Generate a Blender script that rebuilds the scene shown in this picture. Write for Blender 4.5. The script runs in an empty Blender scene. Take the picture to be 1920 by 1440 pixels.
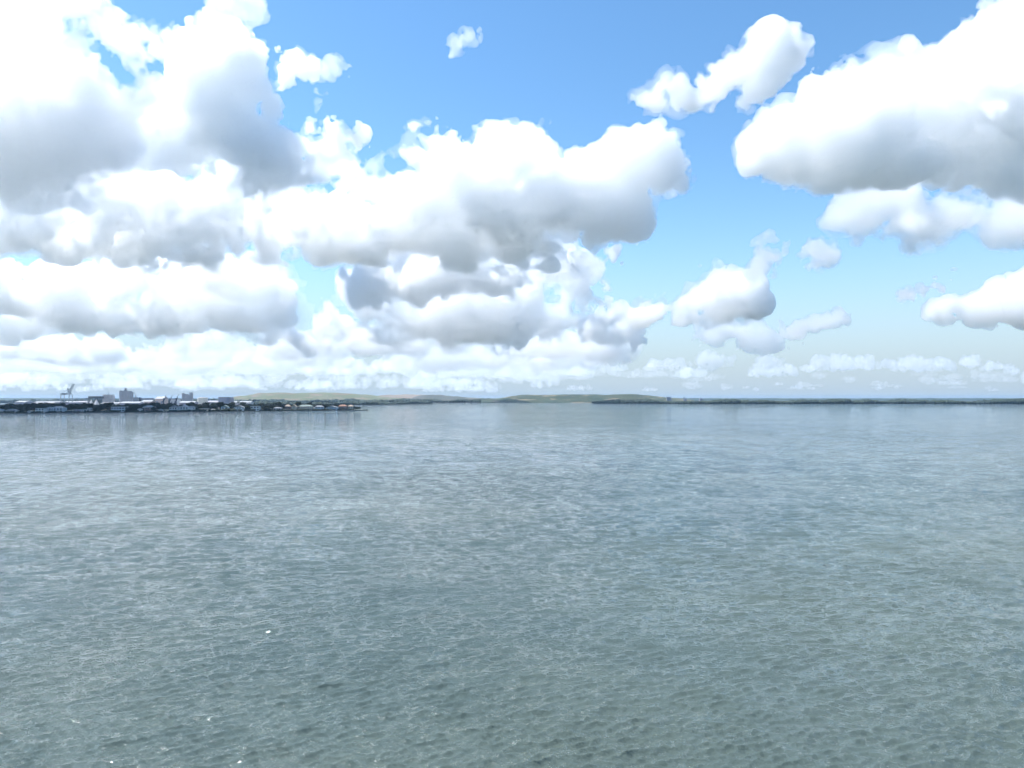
import bpy, math, random
import numpy as np
from mathutils import Vector, Matrix

SC = bpy.context.scene
COL = SC.collection
F = 1297.0            # focal length of the photograph in its own pixels (1920 wide)
EYE = 30.0            # height of the drone above the water
PITCH = math.atan(28.0 / F)
PI = math.pi
R = math.radians


# ------------------------------------------------------------------ survey helpers
def ray(px, py):
    u = (px - 960) / F
    v = (720 - py) / F
    return np.array([u, math.cos(PITCH) - v * math.sin(PITCH), math.sin(PITCH) + v * math.cos(PITCH)])


def at_dist(px, py, D):
    """point of the bearing (px, py) on the vertical plane Y = D"""
    r = ray(px, py)
    return np.array([0, 0, EYE]) + r * (D / r[1])


def on_water(px, py):
    r = ray(px, py)
    return np.array([0, 0, EYE]) + r * (-EYE / r[2])


# ------------------------------------------------------------------ object helpers
def tag(o, label=None, cat=None, group=None, kind=None):
    if label: o['label'] = label
    if cat: o['category'] = cat
    if group: o['group'] = group
    if kind: o['kind'] = kind
    return o


def link(name, me, mat=None, parent=None):
    o = bpy.data.objects.new(name, me)
    COL.objects.link(o)
    if mat is not None and len(me.materials) == 0:
        me.materials.append(mat)
    if parent is not None:
        o.parent = parent
    return o


def empty(name, loc, rz=0.0):
    o = bpy.data.objects.new(name, None)
    COL.objects.link(o)
    o.location = loc
    o.rotation_euler = (0, 0, rz)
    o.empty_display_size = 1
    return o


def copy_tree(o, parent=None):
    c = o.copy()
    COL.objects.link(c)
    c.parent = parent
    for ch in list(o.children):
        copy_tree(ch, c)
    return c


class MB:
    """collects boxes, bars, cylinders and loose faces into one mesh"""
    def __init__(s):
        s.v = []; s.f = []

    def add(s, vs, fs):
        b = len(s.v)
        s.v += [tuple(float(q) for q in p) for p in vs]
        s.f += [tuple(b + i for i in f) for f in fs]
        return s

    def box(s, c, d, rz=0.0):
        x, y, z = (q / 2 for q in d)
        cs, sn = math.cos(rz), math.sin(rz)
        vs = []
        for k in (-z, z):
            for (a, b) in ((-x, -y), (x, -y), (x, y), (-x, y)):
                vs.append((c[0] + a * cs - b * sn, c[1] + a * sn + b * cs, c[2] + k))
        return s.add(vs, [(0, 3, 2, 1), (4, 5, 6, 7), (0, 1, 5, 4), (1, 2, 6, 5), (2, 3, 7, 6), (3, 0, 4, 7)])

    def bar(s, p, q, w, w2=None, n=4):
        p = Vector(p); q = Vector(q); w2 = w if w2 is None else w2
        d = (q - p).normalized()
        a = d.cross(Vector((0, 1, 0))) if abs(d.y) < .9 else d.cross(Vector((1, 0, 0)))
        a.normalize(); b = d.cross(a)
        vs = []
        for (c, r) in ((p, w / 2), (q, w2 / 2)):
            rr = r * (1.414 if n == 4 else 1)
            for i in range(n):
                t = 2 * PI * (i + .5) / n
                vs.append(c + a * (rr * math.cos(t)) + b * (rr * math.sin(t)))
        fs = [(i, (i + 1) % n, n + (i + 1) % n, n + i) for i in range(n)]
        fs += [tuple(range(n - 1, -1, -1)), tuple(range(n, 2 * n))]
        return s.add(vs, fs)

    def cyl(s, c, r, h, n=14, r2=None):
        return s.bar((c[0], c[1], c[2]), (c[0], c[1], c[2] + h), 2 * r, 2 * (r if r2 is None else r2), n)

    def dome(s, c, r, h, n=16, m=4):
        vs = []; fs = []
        for j in range(m):
            t = PI / 2 * j / m
            for i in range(n):
                a = 2 * PI * i / n
                vs.append((c[0] + r * math.cos(t) * math.cos(a), c[1] + r * math.cos(t) * math.sin(a), c[2] + h * math.sin(t)))
        vs.append((c[0], c[1], c[2] + h))
        for j in range(m - 1):
            for i in range(n):
                fs.append((j * n + i, j * n + (i + 1) % n, (j + 1) * n + (i + 1) % n, (j + 1) * n + i))
        for i in range(n):
            fs.append(((m - 1) * n + i, (m - 1) * n + (i + 1) % n, m * n))
        return s.add(vs, fs)

    def hip(s, c, w, d, h, eave=.25, ridge=.45):
        """hipped roof: c = centre of the eaves plane, ridge along x; a thin eaves board under it"""
        x, y = w / 2, d / 2
        r = max(w / 2 - d / 2, w * ridge / 2 * .4)
        s.box((c[0], c[1], c[2] + eave / 2), (w, d, eave))
        z = c[2] + eave + .003
        vs = [(c[0] - x, c[1] - y, z), (c[0] + x, c[1] - y, z), (c[0] + x, c[1] + y, z), (c[0] - x, c[1] + y, z),
              (c[0] - r, c[1], z + h), (c[0] + r, c[1], z + h)]
        return s.add(vs, [(0, 1, 5, 4), (1, 2, 5), (2, 3, 4, 5), (3, 0, 4), (3, 2, 1, 0)])

    def gable(s, c, w, d, h, eave=.25):
        x, y = w / 2, d / 2
        z = c[2]
        vs = [(c[0] - x, c[1] - y, z), (c[0] + x, c[1] - y, z), (c[0] + x, c[1] + y, z), (c[0] - x, c[1] + y, z),
              (c[0], c[1] - y, z + h), (c[0], c[1] + y, z + h)]
        return s.add(vs, [(0, 1, 4), (1, 2, 5, 4), (2, 3, 5), (3, 0, 4, 5), (3, 2, 1, 0)])

    def mesh(s, name):
        me = bpy.data.meshes.new(name)
        me.from_pydata(s.v, [], s.f)
        me.update()
        return me

    def build(s, name, mat, parent=None):
        return link(name, s.mesh(name), mat, parent)


def mesh_np(name, V, Q, smooth=False):
    me = bpy.data.meshes.new(name)
    me.vertices.add(len(V)); me.vertices.foreach_set('co', np.asarray(V, np.float32).ravel())
    n = Q.shape[1]
    me.loops.add(Q.size); me.loops.foreach_set('vertex_index', Q.astype(np.int32).ravel())
    me.polygons.add(len(Q)); me.polygons.foreach_set('loop_start', np.arange(0, Q.size, n, dtype=np.int32))
    if smooth:
        me.polygons.foreach_set('use_smooth', np.ones(len(Q), bool))
    me.update(calc_edges=True)
    return me


# ------------------------------------------------------------------ materials
def new_mat(name):
    m = bpy.data.materials.new(name); m.use_nodes = True
    nt = m.node_tree
    return m, nt, nt.nodes['Principled BSDF'], nt.links


def surf(name, col, rough=.7, var=.18, scale=.35, col2=None, scale2=None, metal=0.0):
    """plain weathered surface: base colour broken up by two octaves of noise"""
    m, nt, b, L = new_mat(name)
    tc = nt.nodes.new('ShaderNodeTexCoord')
    n = nt.nodes.new('ShaderNodeTexNoise'); n.inputs['Scale'].default_value = scale; n.inputs['Detail'].default_value = 5
    L.new(tc.outputs['Object'], n.inputs['Vector'])
    mx = nt.nodes.new('ShaderNodeMix'); mx.data_type = 'RGBA'
    mr = nt.nodes.new('ShaderNodeMapRange'); mr.inputs['From Min'].default_value = .35; mr.inputs['From Max'].default_value = .65
    L.new(n.outputs['Fac'], mr.inputs['Value']); L.new(mr.outputs['Result'], mx.inputs['Factor'])
    c2 = col2 if col2 else tuple(c * (1 - var) for c in col)
    mx.inputs['A'].default_value = (*col, 1); mx.inputs['B'].default_value = (*c2, 1)
    L.new(mx.outputs['Result'], b.inputs['Base Color'])
    b.inputs['Roughness'].default_value = rough
    b.inputs['Metallic'].default_value = metal
    return m


def vol_mat(name, mfp, g):
    m = bpy.data.materials.new(name); m.use_nodes = True
    nt = m.node_tree; nt.nodes.clear()
    o = nt.nodes.new('ShaderNodeOutputMaterial'); v = nt.nodes.new('ShaderNodeVolumeScatter')
    v.inputs['Color'].default_value = (1, 1, 1, 1)
    v.inputs['Density'].default_value = 1.0 / mfp
    v.inputs['Anisotropy'].default_value = g
    nt.links.new(v.outputs[0], o.inputs['Volume'])
    m.cycles.volume_sampling = 'DISTANCE'; m.cycles.homogeneous_volume = True
    return m

# ------------------------------------------------------------------ camera, sun, sky
cam = bpy.data.cameras.new('camera'); cam_o = bpy.data.objects.new('camera', cam); COL.objects.link(cam_o)
SC.camera = cam_o
cam.sensor_width = 36; cam.lens = 36 * F / 1920; cam.clip_start = .5; cam.clip_end = 3e5
cam_o.location = (0, 0, EYE); cam_o.rotation_euler = (PI / 2 + PITCH, 0, 0)

SUN_EL, SUN_AZ = R(60), R(-70)          # bearing from +Y, negative to the left
sun_dir = Vector((math.sin(SUN_AZ) * math.cos(SUN_EL), math.cos(SUN_AZ) * math.cos(SUN_EL), math.sin(SUN_EL)))
sl = bpy.data.lights.new('sun', 'SUN'); sl.energy = 4.0; sl.angle = R(.53); sl.color = (1, .98, .95)
so = bpy.data.objects.new('sun', sl); COL.objects.link(so)
so.rotation_euler = (-sun_dir).to_track_quat('-Z', 'Y').to_euler()

SAT, HUE = 1.18, .495
HORIZON = (2.4, 3.0, 3.5, 1)
w = bpy.data.worlds.new('World'); SC.world = w; w.use_nodes = True
nt = w.node_tree; L = nt.links
sky = nt.nodes.new('ShaderNodeTexSky'); sky.sky_type = 'NISHITA'; sky.sun_disc = False
sky.sun_elevation = SUN_EL; sky.sun_rotation = SUN_AZ
sky.altitude = 0; sky.air_density = 1.0; sky.dust_density = .15; sky.ozone_density = 2.0
bg = nt.nodes['Background']
# humid summer air: the clear blue pales into a milky band over the horizon
hs = nt.nodes.new('ShaderNodeHueSaturation'); hs.inputs['Saturation'].default_value = SAT; hs.inputs['Hue'].default_value = HUE
L.new(sky.outputs[0], hs.inputs['Color'])
tc = nt.nodes.new('ShaderNodeTexCoord'); sx = nt.nodes.new('ShaderNodeSeparateXYZ'); L.new(tc.outputs['Generated'], sx.inputs[0])
def math_n(op, a, b=None):
    n = nt.nodes.new('ShaderNodeMath'); n.operation = op
    for k, q in enumerate((a, b)):
        if q is None: continue
        if isinstance(q, (int, float)): n.inputs[k].default_value = q
        else: L.new(q, n.inputs[k])
    return n.outputs[0]
el = math_n('MAXIMUM', sx.outputs['Z'], 0.0)
fac = math_n('MULTIPLY', math_n('POWER', 2.718, math_n('MULTIPLY', math_n('MULTIPLY', el, el), -1 / .14 ** 2)), .98)
mx = nt.nodes.new('ShaderNodeMix'); mx.data_type = 'RGBA'
L.new(fac, mx.inputs['Factor']); L.new(hs.outputs[0], mx.inputs['A']); mx.inputs['B'].default_value = HORIZON
L.new(mx.outputs['Result'], bg.inputs['Color'])
bg.inputs['Strength'].default_value = .12

SC.view_settings.view_transform = 'Standard'; SC.view_settings.look = 'None'
SC.view_settings.exposure = .86; SC.view_settings.gamma = 1; SC.view_settings.use_curve_mapping = False
cy = SC.cycles
cy.max_bounces = 76; cy.volume_bounces = 72; cy.diffuse_bounces = 3; cy.glossy_bounces = 3
cy.transparent_max_bounces = 256
cy.use_adaptive_sampling = True; cy.adaptive_threshold = .09; cy.adaptive_min_samples = 20
cy.use_denoising = True; cy.denoising_prefilter = 'ACCURATE'
# ------------------------------------------------------------------ water
def water_material():
    m, nt, b, L = new_mat('water')
    geo = nt.nodes.new('ShaderNodeNewGeometry')

    def noise(scale, detail, rough=.5, off=0.0, sx=1.0, sy=1.0):
        mp = nt.nodes.new('ShaderNodeMapping'); mp.inputs['Location'].default_value = (off, off * 1.7, off * .3); mp.inputs['Scale'].default_value = (sx, sy, 1)
        mp.inputs['Rotation'].default_value = (0, 0, .12)
        L.new(geo.outputs['Position'], mp.inputs['Vector'])
        n = nt.nodes.new('ShaderNodeTexNoise'); n.inputs['Scale'].default_value = scale; n.inputs['Detail'].default_value = detail
        n.inputs['Roughness'].default_value = rough
        L.new(mp.outputs[0], n.inputs['Vector'])
        return n

    def vm(op, a, b_=None, s=None):
        n = nt.nodes.new('ShaderNodeVectorMath'); n.operation = op
        L.new(a, n.inputs[0])
        if b_ is not None:
            if isinstance(b_, tuple): n.inputs[1].default_value = b_
            else: L.new(b_, n.inputs[1])
        if s is not None:
            if isinstance(s, float): n.inputs['Scale'].default_value = s
            else: L.new(s, n.inputs['Scale'])
        return n.outputs[0]
    # gusts: broad streaks in which the chop is steeper or slacker
    gust = noise(.0045, 6, .62, 40, .3, 1.0)
    mr = nt.nodes.new('ShaderNodeMapRange'); mr.inputs['From Min'].default_value = .3; mr.inputs['From Max'].default_value = .7
    mr.inputs['To Min'].default_value = .72; mr.inputs['To Max'].default_value = 1.25
    L.new(gust.outputs['Fac'], mr.inputs['Value'])
    total = None
    for sc, amp, off, sx in ((.045, .16, 71, 1.0), (.14, .34, 53, .9), (.6, .38, 37, .6), (2.1, .34, 3, .6), (6.5, .8, 11, .7), (20.0, .6, 23, .8)):
        n = noise(sc, 2, .55, off, sx, 1.0)
        v = vm('MULTIPLY', vm('SUBTRACT', n.outputs['Color'], (.5, .5, .5)), (amp * 2 * .7, amp * 2, 0))
        total = v if total is None else vm('ADD', total, v)
    total = vm('SCALE', total, s=mr.outputs['Result'])
    nrm = vm('NORMALIZE', vm('ADD', geo.outputs['Normal'], total))
    L.new(nrm, b.inputs['Normal'])
    # body colour: turbid green bay water, milkier where the bottom is stirred up
    silt = noise(.004, 5, .6, 90, .6, 1.0)
    mx = nt.nodes.new('ShaderNodeMix'); mx.data_type = 'RGBA'
    m2 = nt.nodes.new('ShaderNodeMapRange'); m2.inputs['From Min'].default_value = .4; m2.inputs['From Max'].default_value = .65
    L.new(silt.outputs['Fac'], m2.inputs['Value']); L.new(m2.outputs['Result'], mx.inputs['Factor'])
    mx.inputs['A'].default_value = (.056, .088, .088, 1); mx.inputs['B'].default_value = (.094, .116, .092, 1)
    L.new(mx.outputs['Result'], b.inputs['Base Color'])
    b.inputs['Roughness'].default_value = .04; b.inputs['IOR'].default_value = 1.38
    return m


def build_water():
    rng = np.random.default_rng(5)
    nr, na = 1300, 1000
    rr = 36 * np.exp(np.linspace(0, math.log(1400 / 36), nr))
    aa = np.linspace(-R(52), R(52), na)
    Rg, Ag = np.meshgrid(rr, aa, indexing='ij')
    X = Rg * np.sin(Ag); Y = Rg * np.cos(Ag)
    cell = Rg * max(math.log(1400 / 36) / nr, R(104) / na)
    dx = np.zeros_like(X); dy = np.zeros_like(X); dz = np.zeros_like(X)
    lams = np.exp(rng.uniform(math.log(.33), math.log(7.0), 170))
    for lam in lams:
        th = rng.normal(0, .42) + R(12)          # running towards the camera, spread either side
        k = 2 * PI / lam
        kx, ky = math.sin(th) * k, -math.cos(th) * k
        a = .0165 * lam ** .95 * (.9 if lam < 1.3 else .66) * rng.uniform(.6, 1.4) * min(1.0, (1.0 / lam) ** .9)
        att = np.clip((lam / cell - 2.2) / 2.5, 0, 1)
        ph = kx * X + ky * Y + rng.uniform(0, 2 * PI)
        s, c = np.sin(ph), np.cos(ph)
        dz += a * att * c
        q = .75 * a * att / k
        dx -= q * kx * s; dy -= q * ky * s
    # wave groups
    g = .75 + .25 * np.sin(X * .031 + 1.3 * np.sin(Y * .017)) * np.sin(Y * .045 + 1.1 * np.sin(X * .02))
    fade = np.clip((1380 - Rg) / 500, 0, 1) * np.clip((Rg - 36) / 4, 0, 1) * np.clip((R(52) - np.abs(Ag)) / R(2), 0, 1)
    w_ = g * fade
    V = np.stack([X + dx * w_, Y + dy * w_, dz * w_], -1).reshape(-1, 3)
    i = np.arange(nr - 1)[:, None] * na + np.arange(na - 1)[None, :]
    Q = np.stack([i, i + 1, i + na + 1, i + na], -1).reshape(-1, 4)[:, ::-1]
    # the open bay beyond the patch of modelled waves, joined to its rim
    n0 = len(V)
    ring = list(range(0, na)) + [j * na + na - 1 for j in range(1, nr)] + [(nr - 1) * na + j for j in range(na - 2, -1, -1)] + [j * na for j in range(nr - 2, 0, -1)]
    P = V[ring]
    ctr = np.array([0, 400.0, 0])
    d = P - ctr; d[:, 2] = 0; d /= np.linalg.norm(d, axis=1)[:, None]
    # directions of the outer rim turn steadily so that the skirt never folds
    ang = np.unwrap(np.arctan2(d[:, 1], d[:, 0])); 
    out = ctr + 24000.0 * np.stack([np.cos(ang), np.sin(ang), np.zeros_like(ang)], 1)
    V = np.concatenate([V, out]); n = len(ring)
    SQ = np.array([[ring[j], ring[(j + 1) % n], n0 + (j + 1) % n, n0 + j] for j in range(n)])
    me = mesh_np('water', V, np.concatenate([Q, SQ]), True)
    o = link('water', me, water_material())
    # all faces upward
    nz = np.zeros(len(me.polygons) * 3, np.float32); me.polygons.foreach_get('normal', nz)
    if nz[2::3][:len(Q)].mean() < 0 or nz[2::3][len(Q):].mean() < 0:
        me.flip_normals() if nz[2::3][:len(Q)].mean() < 0 else None
    print('water normals', nz[2::3][:len(Q)].mean(), nz[2::3][len(Q):].min(), nz[2::3][len(Q):].max())
    tag(o, kind='structure')
    return o


build_water()
# ------------------------------------------------------------------ materials of the shore
M = {
    'leaf_dark': surf('dark_foliage', (.013, .026, .015), .85, col2=(.022, .038, .018), scale=.25),
    'leaf_olive': surf('olive_foliage', (.022, .032, .016), .85, col2=(.015, .026, .014), scale=.3),
    'palm': surf('palm_frond', (.050, .080, .030), .6, col2=(.035, .055, .02), scale=.5),
    'bark': surf('bark', (.10, .08, .06), .9, scale=1.5),
    'wood_far': surf('far_mangrove', (.020, .036, .024), .9, col2=(.034, .054, .030), scale=.012),
    'wood_mid': surf('mid_shore_foliage', (.04, .062, .042), .9, col2=(.026, .044, .03), scale=.02),
    'soil': surf('shore_soil', (.055, .060, .038), .95, col2=(.035, .045, .025), scale=.05),
    'yard': surf('port_yard', (.30, .27, .25), .9, col2=(.20, .18, .17), scale=.02),
    'seawall': surf('seawall_concrete', (.12, .12, .115), .9, col2=(.07, .07, .065), scale=.3),
    'white': surf('white_render', (.66, .67, .67), .6, var=.08),
    'cream': surf('cream_render', (.66, .60, .48), .7, var=.1),
    'blue_wall': surf('pale_blue_render', (.50, .58, .66), .7, var=.1),
    'beige': surf('beige_render', (.56, .47, .36), .75, var=.12),
    'brick': surf('brown_brick', (.26, .16, .12), .85, var=.2, scale=1.2),
    'grey_wall': surf('grey_render', (.40, .41, .42), .75, var=.12),
    'roof_white': surf('white_membrane_roof', (.32, .32, .325), .6, var=.06),
    'roof_grey': surf('grey_shingle', (.27, .28, .29), .85, var=.2, scale=.8),
    'roof_green': surf('grey_green_tile', (.22, .27, .24), .8, var=.2, scale=.8),
    'roof_red': surf('clay_tile', (.40, .22, .15), .85, var=.25, scale=.8),
    'roof_tan': surf('tan_tile', (.46, .36, .27), .85, var=.2, scale=.8),
    'glass': surf('window_glass', (.03, .045, .06), .08, var=.3),
    'door': surf('door_paint', (.16, .13, .11), .5, var=.2),
    'concrete': surf('silo_concrete', (.46, .47, .49), .9, col2=(.37, .38, .40), scale=.08),
    'concrete_pale': surf('pale_silo_concrete', (.62, .60, .58), .85, col2=(.48, .46, .45), scale=.1),
    'steel_grey': surf('crane_steel', (.27, .31, .34), .55, var=.15),
    'steel_dark': surf('dark_crane_steel', (.07, .08, .11), .55, var=.2),
    'steel_green': surf('conveyor_cladding', (.10, .13, .14), .7, var=.25, scale=.2),
    'tank': surf('cream_tank_paint', (.70, .66, .56), .6, var=.08, scale=.1),
    'pink_wall': surf('dusty_pink_cladding', (.62, .50, .44), .75, var=.15, scale=.1),
    'lilac_wall': surf('pale_lilac_cladding', (.40, .385, .43), .7, var=.15, scale=.1),
    'grey_clad': surf('grey_cladding', (.28, .30, .36), .7, var=.15, scale=.1),
    'gypsum': surf('white_stockpile', (.74, .70, .66), .95, col2=(.6, .52, .47), scale=.08),
    'hull': surf('boat_hull_paint', (.74, .75, .76), .35, var=.06),
    'buoy': surf('buoy_paint', (.06, .10, .07), .5, var=.2),
}
rnd = random.Random(4)


def px_size(D):
    return D / F


# ------------------------------------------------------------------ ground sheets
def slab(name, pts, z, mat, z0=-3.0):
    """low land: outline at the water line, level top, sides going down below the water"""
    n = len(pts)
    bm_v = [(x, y, z) for x, y in pts] + [(x, y, z0) for x, y in pts]
    me = bpy.data.meshes.new(name)
    me.from_pydata(bm_v, [], [tuple(range(n))] + [(i, i + n, (i + 1) % n + n, (i + 1) % n) for i in range(n)])
    me.update()
    if me.polygons[0].normal.z < 0: me.flip_normals()
    return tag(link(name, me, mat), kind='structure')


def shore(px, py):
    p = on_water(px, py); return (p[0], p[1])


def shore_D(px):
    """distance of the island's seawall at a bearing"""
    return on_water(px, 775.6 - 4.2 * max(px, 0) / 480 if px < 480 else 771.4 - (px - 480) * .0095)[1]


front = [shore(px, 775.6 - 4.2 * max(px, 0) / 480 if px < 480 else 771.4 - (px - 480) * .0095) for px in range(-120, 700, 20)]
back = [(front[-1][0] + 6, front[-1][1] + 40), (front[-1][0] - 60, front[-1][1] + 110), (-560, 1990), (-1900, 1990)]
slab('island_ground', front + back, 1.3, M['soil'])
# seawall: a continuous low concrete face with a cap
mb = MB()
for a, b in zip(front[:-1], front[1:]):
    mb.bar((a[0], a[1] - .35, .55), (b[0], b[1] - .35, .55), 1.3)
tag(mb.build('seawall', M['seawall']), 'low grey concrete seawall along the water edge in front of the island houses', 'seawall')
slab('port_ground', [(-2700, 2080), (-790, 2080), (-860, 2300), (-1130, 3050), (-2900, 3050)], 2.0, M['yard'])
# low spit that runs out past the island tip
sp = [shore(px, 758.9) for px in (420, 480, 560, 640, 700, 735, 748)] + [shore(px, 757.6) for px in (742, 690, 600, 480, 420)]
slab('spit_ground', sp, 1.2, M['soil'])
# far shore and the nearer mangrove point on the right
slab('far_shore_ground', [shore(px, 755.2) for px in (-300, 100, 500, 900, 1120, 1300)] + [(9000, 5600), (9000, 15000), (-9500, 15000), (-9500, 5600)], 1.5, M['soil'])
rp = [(1115, 756.9), (1180, 757.2), (1300, 757.6), (1420, 757.8), (1560, 757.6), (1700, 757.3), (1800, 757.7), (1990, 757.8)]
right_front = [shore(*q) for q in rp]
slab('mangrove_point_ground', right_front + [(4200, 5100), (1200, 5050), (600, 4600)], 1.2, M['soil'])


# ------------------------------------------------------------------ hills
def hill_mat(name, cols, streak, streak_fac, sc=.004):
    m, nt, b, L = new_mat(name)
    tc = nt.nodes.new('ShaderNodeTexCoord')
    mp = nt.nodes.new('ShaderNodeMapping'); mp.inputs['Scale'].default_value = (1, .6, 5)
    L.new(tc.outputs['Object'], mp.inputs['Vector'])
    n = nt.nodes.new('ShaderNodeTexNoise'); n.inputs['Scale'].default_value = sc; n.inputs['Detail'].default_value = 7; n.inputs['Roughness'].default_value = .62
    L.new(mp.outputs[0], n.inputs['Vector'])
    cr = nt.nodes.new('ShaderNodeValToRGB'); L.new(n.outputs['Fac'], cr.inputs['Fac'])
    e = cr.color_ramp.elements
    e[0].position = .34; e[0].color = (*cols[0], 1); e[1].position = .66; e[1].color = (*cols[-1], 1)
    for k, c in enumerate(cols[1:-1]):
        q = e.new(.34 + .32 * (k + 1) / (len(cols) - 1)); q.color = (*c, 1)
    n2 = nt.nodes.new('ShaderNodeTexNoise'); n2.inputs['Scale'].default_value = sc * 1.7; n2.inputs['Detail'].default_value = 4
    mp2 = nt.nodes.new('ShaderNodeMapping'); mp2.inputs['Location'].default_value = (310, 70, 9); mp2.inputs['Scale'].default_value = (1, .5, 9)
    L.new(tc.outputs['Object'], mp2.inputs['Vector']); L.new(mp2.outputs[0], n2.inputs['Vector'])
    mr = nt.nodes.new('ShaderNodeMapRange'); mr.inputs['From Min'].default_value = .56 - streak_fac; mr.inputs['From Max'].default_value = .64 - streak_fac
    L.new(n2.outputs['Fac'], mr.inputs['Value'])
    mx = nt.nodes.new('ShaderNodeMix'); mx.data_type = 'RGBA'
    L.new(mr.outputs[0], mx.inputs['Factor']); L.new(cr.outputs[0], mx.inputs['A']); mx.inputs['B'].default_value = (*streak, 1)
    L.new(mx.outputs['Result'], b.inputs['Base Color']); b.inputs['Roughness'].default_value = .95
    return m


def hill(name, prof, D, depth, mat, seed):
    """prof: crest line as (px, py) pairs seen at distance D; slopes fall away in front and behind"""
    rng = np.random.default_rng(seed)
    P = [at_dist(px, py, D) for px, py in prof]
    xs = np.array([p[0] for p in P]); zs = np.array([max(p[2], 1.0) for p in P])
    nx, ny = 150, 36
    X = np.linspace(xs[0], xs[-1], nx); crest = np.interp(X, xs, zs)
    t = np.linspace(-1, 1, ny)
    sh = np.clip((1 - np.abs(t)) / .55, 0, 1); sh = sh * sh * (3 - 2 * sh) * .45 + sh * .55
    T, XX = np.meshgrid(t, X, indexing='ij')
    Z = crest[None, :] * sh[:, None]
    bump = np.zeros_like(Z)
    for lam, a in ((420, 3.0), (190, 1.8), (80, 1.0), (35, .6)):
        for k in range(5):
            th = rng.uniform(0, PI); bump += a * .5 * np.sin((XX * math.cos(th) + T * depth * math.sin(th)) * 2 * PI / lam + rng.uniform(0, 6.28))
    Z = Z + bump * np.clip(Z / 25, 0, 1) - .5
    Yc = D + depth * .1 * np.sin(XX / 600)
    V = np.stack([XX, Yc + T * depth, Z], -1).reshape(-1, 3)
    i = np.arange(ny - 1)[:, None] * nx + np.arange(nx - 1)[None, :]
    Q = np.stack([i, i + 1, i + nx + 1, i + nx], -1).reshape(-1, 4)
    return tag(link(name, mesh_np(name, V, Q, True), mat), kind='structure')


hill('olive_hill', [(425, 749), (440, 746.5), (465, 741.5), (492, 737.2), (560, 737.0), (640, 737.0), (672, 739.3), (700, 742.5), (735, 745.5), (790, 750)], 6300, 420,
     hill_mat('dry_grass_slope', [(.135, .145, .08), (.12, .145, .08), (.16, .155, .095)], (.20, .16, .115), .03), 1)
hill('sand_hill', [(690, 749.5), (712, 742.5), (735, 740.6), (770, 740.3), (800, 741), (830, 744.5), (870, 750)], 7000, 300,
     hill_mat('bare_sand_slope', [(.30, .24, .19), (.27, .22, .18), (.24, .20, .165)], (.20, .17, .14), -.05), 2)
hill('grey_hill', [(765, 750), (790, 742.5), (812, 740.3), (828, 740.3), (850, 743.8), (880, 746), (930, 747.5), (980, 750)], 6700, 300,
     hill_mat('scrub_slope', [(.12, .12, .11), (.085, .10, .085), (.14, .13, .115)], (.17, .15, .12), -.02), 3)
hill('green_hill', [(905, 749.8), (930, 748), (950, 745.5), (970, 742.2), (985, 740.6), (1060, 740.2), (1130, 740.2), (1190, 740.2), (1215, 742), (1250, 745.5), (1290, 749.8)], 5700, 380,
     hill_mat('grassed_slope', [(.026, .050, .034), (.045, .066, .036), (.075, .082, .045)], (.20, .165, .11), .0), 4)
hill('distant_ridge', [(-400, 747.0), (0, 746.6), (300, 747.2), (900, 747.4), (1300, 746.9), (1500, 747.0), (1750, 746.8), (2000, 747.1), (2300, 747.5)], 11500, 300,
     hill_mat('wooded_ridge', [(.035, .055, .04), (.05, .075, .05)], (.10, .10, .08), -.1), 5)


# ------------------------------------------------------------------ far woods: masses nobody could count
def ico_clumps(name, pts, mat, label, seed, flat=1.0):
    rng = np.random.default_rng(seed)
    import bmesh
    bm = bmesh.new(); bmesh.ops.create_icosphere(bm, subdivisions=2, radius=1)
    base = np.array([v.co[:] for v in bm.verts]); tri = np.array([[v.index for v in f.verts] for f in bm.faces]); bm.free()
    Vs = []; Fs = []; n = 0
    for (x, y, z, r, h) in pts:
        jit = 1 + rng.normal(0, .17, (len(base), 1))
        v = base * jit * np.array([r, r, h]) + np.array([x, y, z])
        Vs.append(v); Fs.append(tri + n); n += len(base)
    o = link(name, mesh_np(name, np.concatenate(Vs), np.concatenate(Fs)), mat)
    return tag(o, label, 'woods', kind='stuff')


def wood(name, fr, z, hs, depth, n, mat, label, seed, tall=()):
    """clumps along a front line (list of xy), hs = canopy height range, tall = (t0, t1, extra height)"""
    rng = np.random.default_rng(seed)
    fr = np.array(fr); seg = np.linalg.norm(np.diff(fr, axis=0), axis=1); cum = np.concatenate([[0], np.cumsum(seg)])
    pts = []
    wob = rng.uniform(0, 6.28, 4)
    for i in range(n):
        t = rng.uniform(0, 1); s = t * cum[-1]
        x = np.interp(s, cum, fr[:, 0]); y = np.interp(s, cum, fr[:, 1])
        dep = rng.uniform(0, 1) ** 1.3 * depth
        h = rng.uniform(*hs) * (.82 + .18 * math.sin(s / 95 + wob[0]) + .12 * math.sin(s / 37 + wob[1])) * (1 + .25 * dep / max(depth, 1))
        for a, b, e in tall:
            if a < t < b: h += e * (1 - abs(2 * (t - a) / (b - a) - 1)) * rng.uniform(.5, 1)
        r = rng.uniform(.45, .9) * h * .8 + 2
        pts.append((x, y + r * .6 + dep, z + h * .5, r, h * .55))
    return ico_clumps(name, pts, mat, label, seed + 50)


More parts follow.
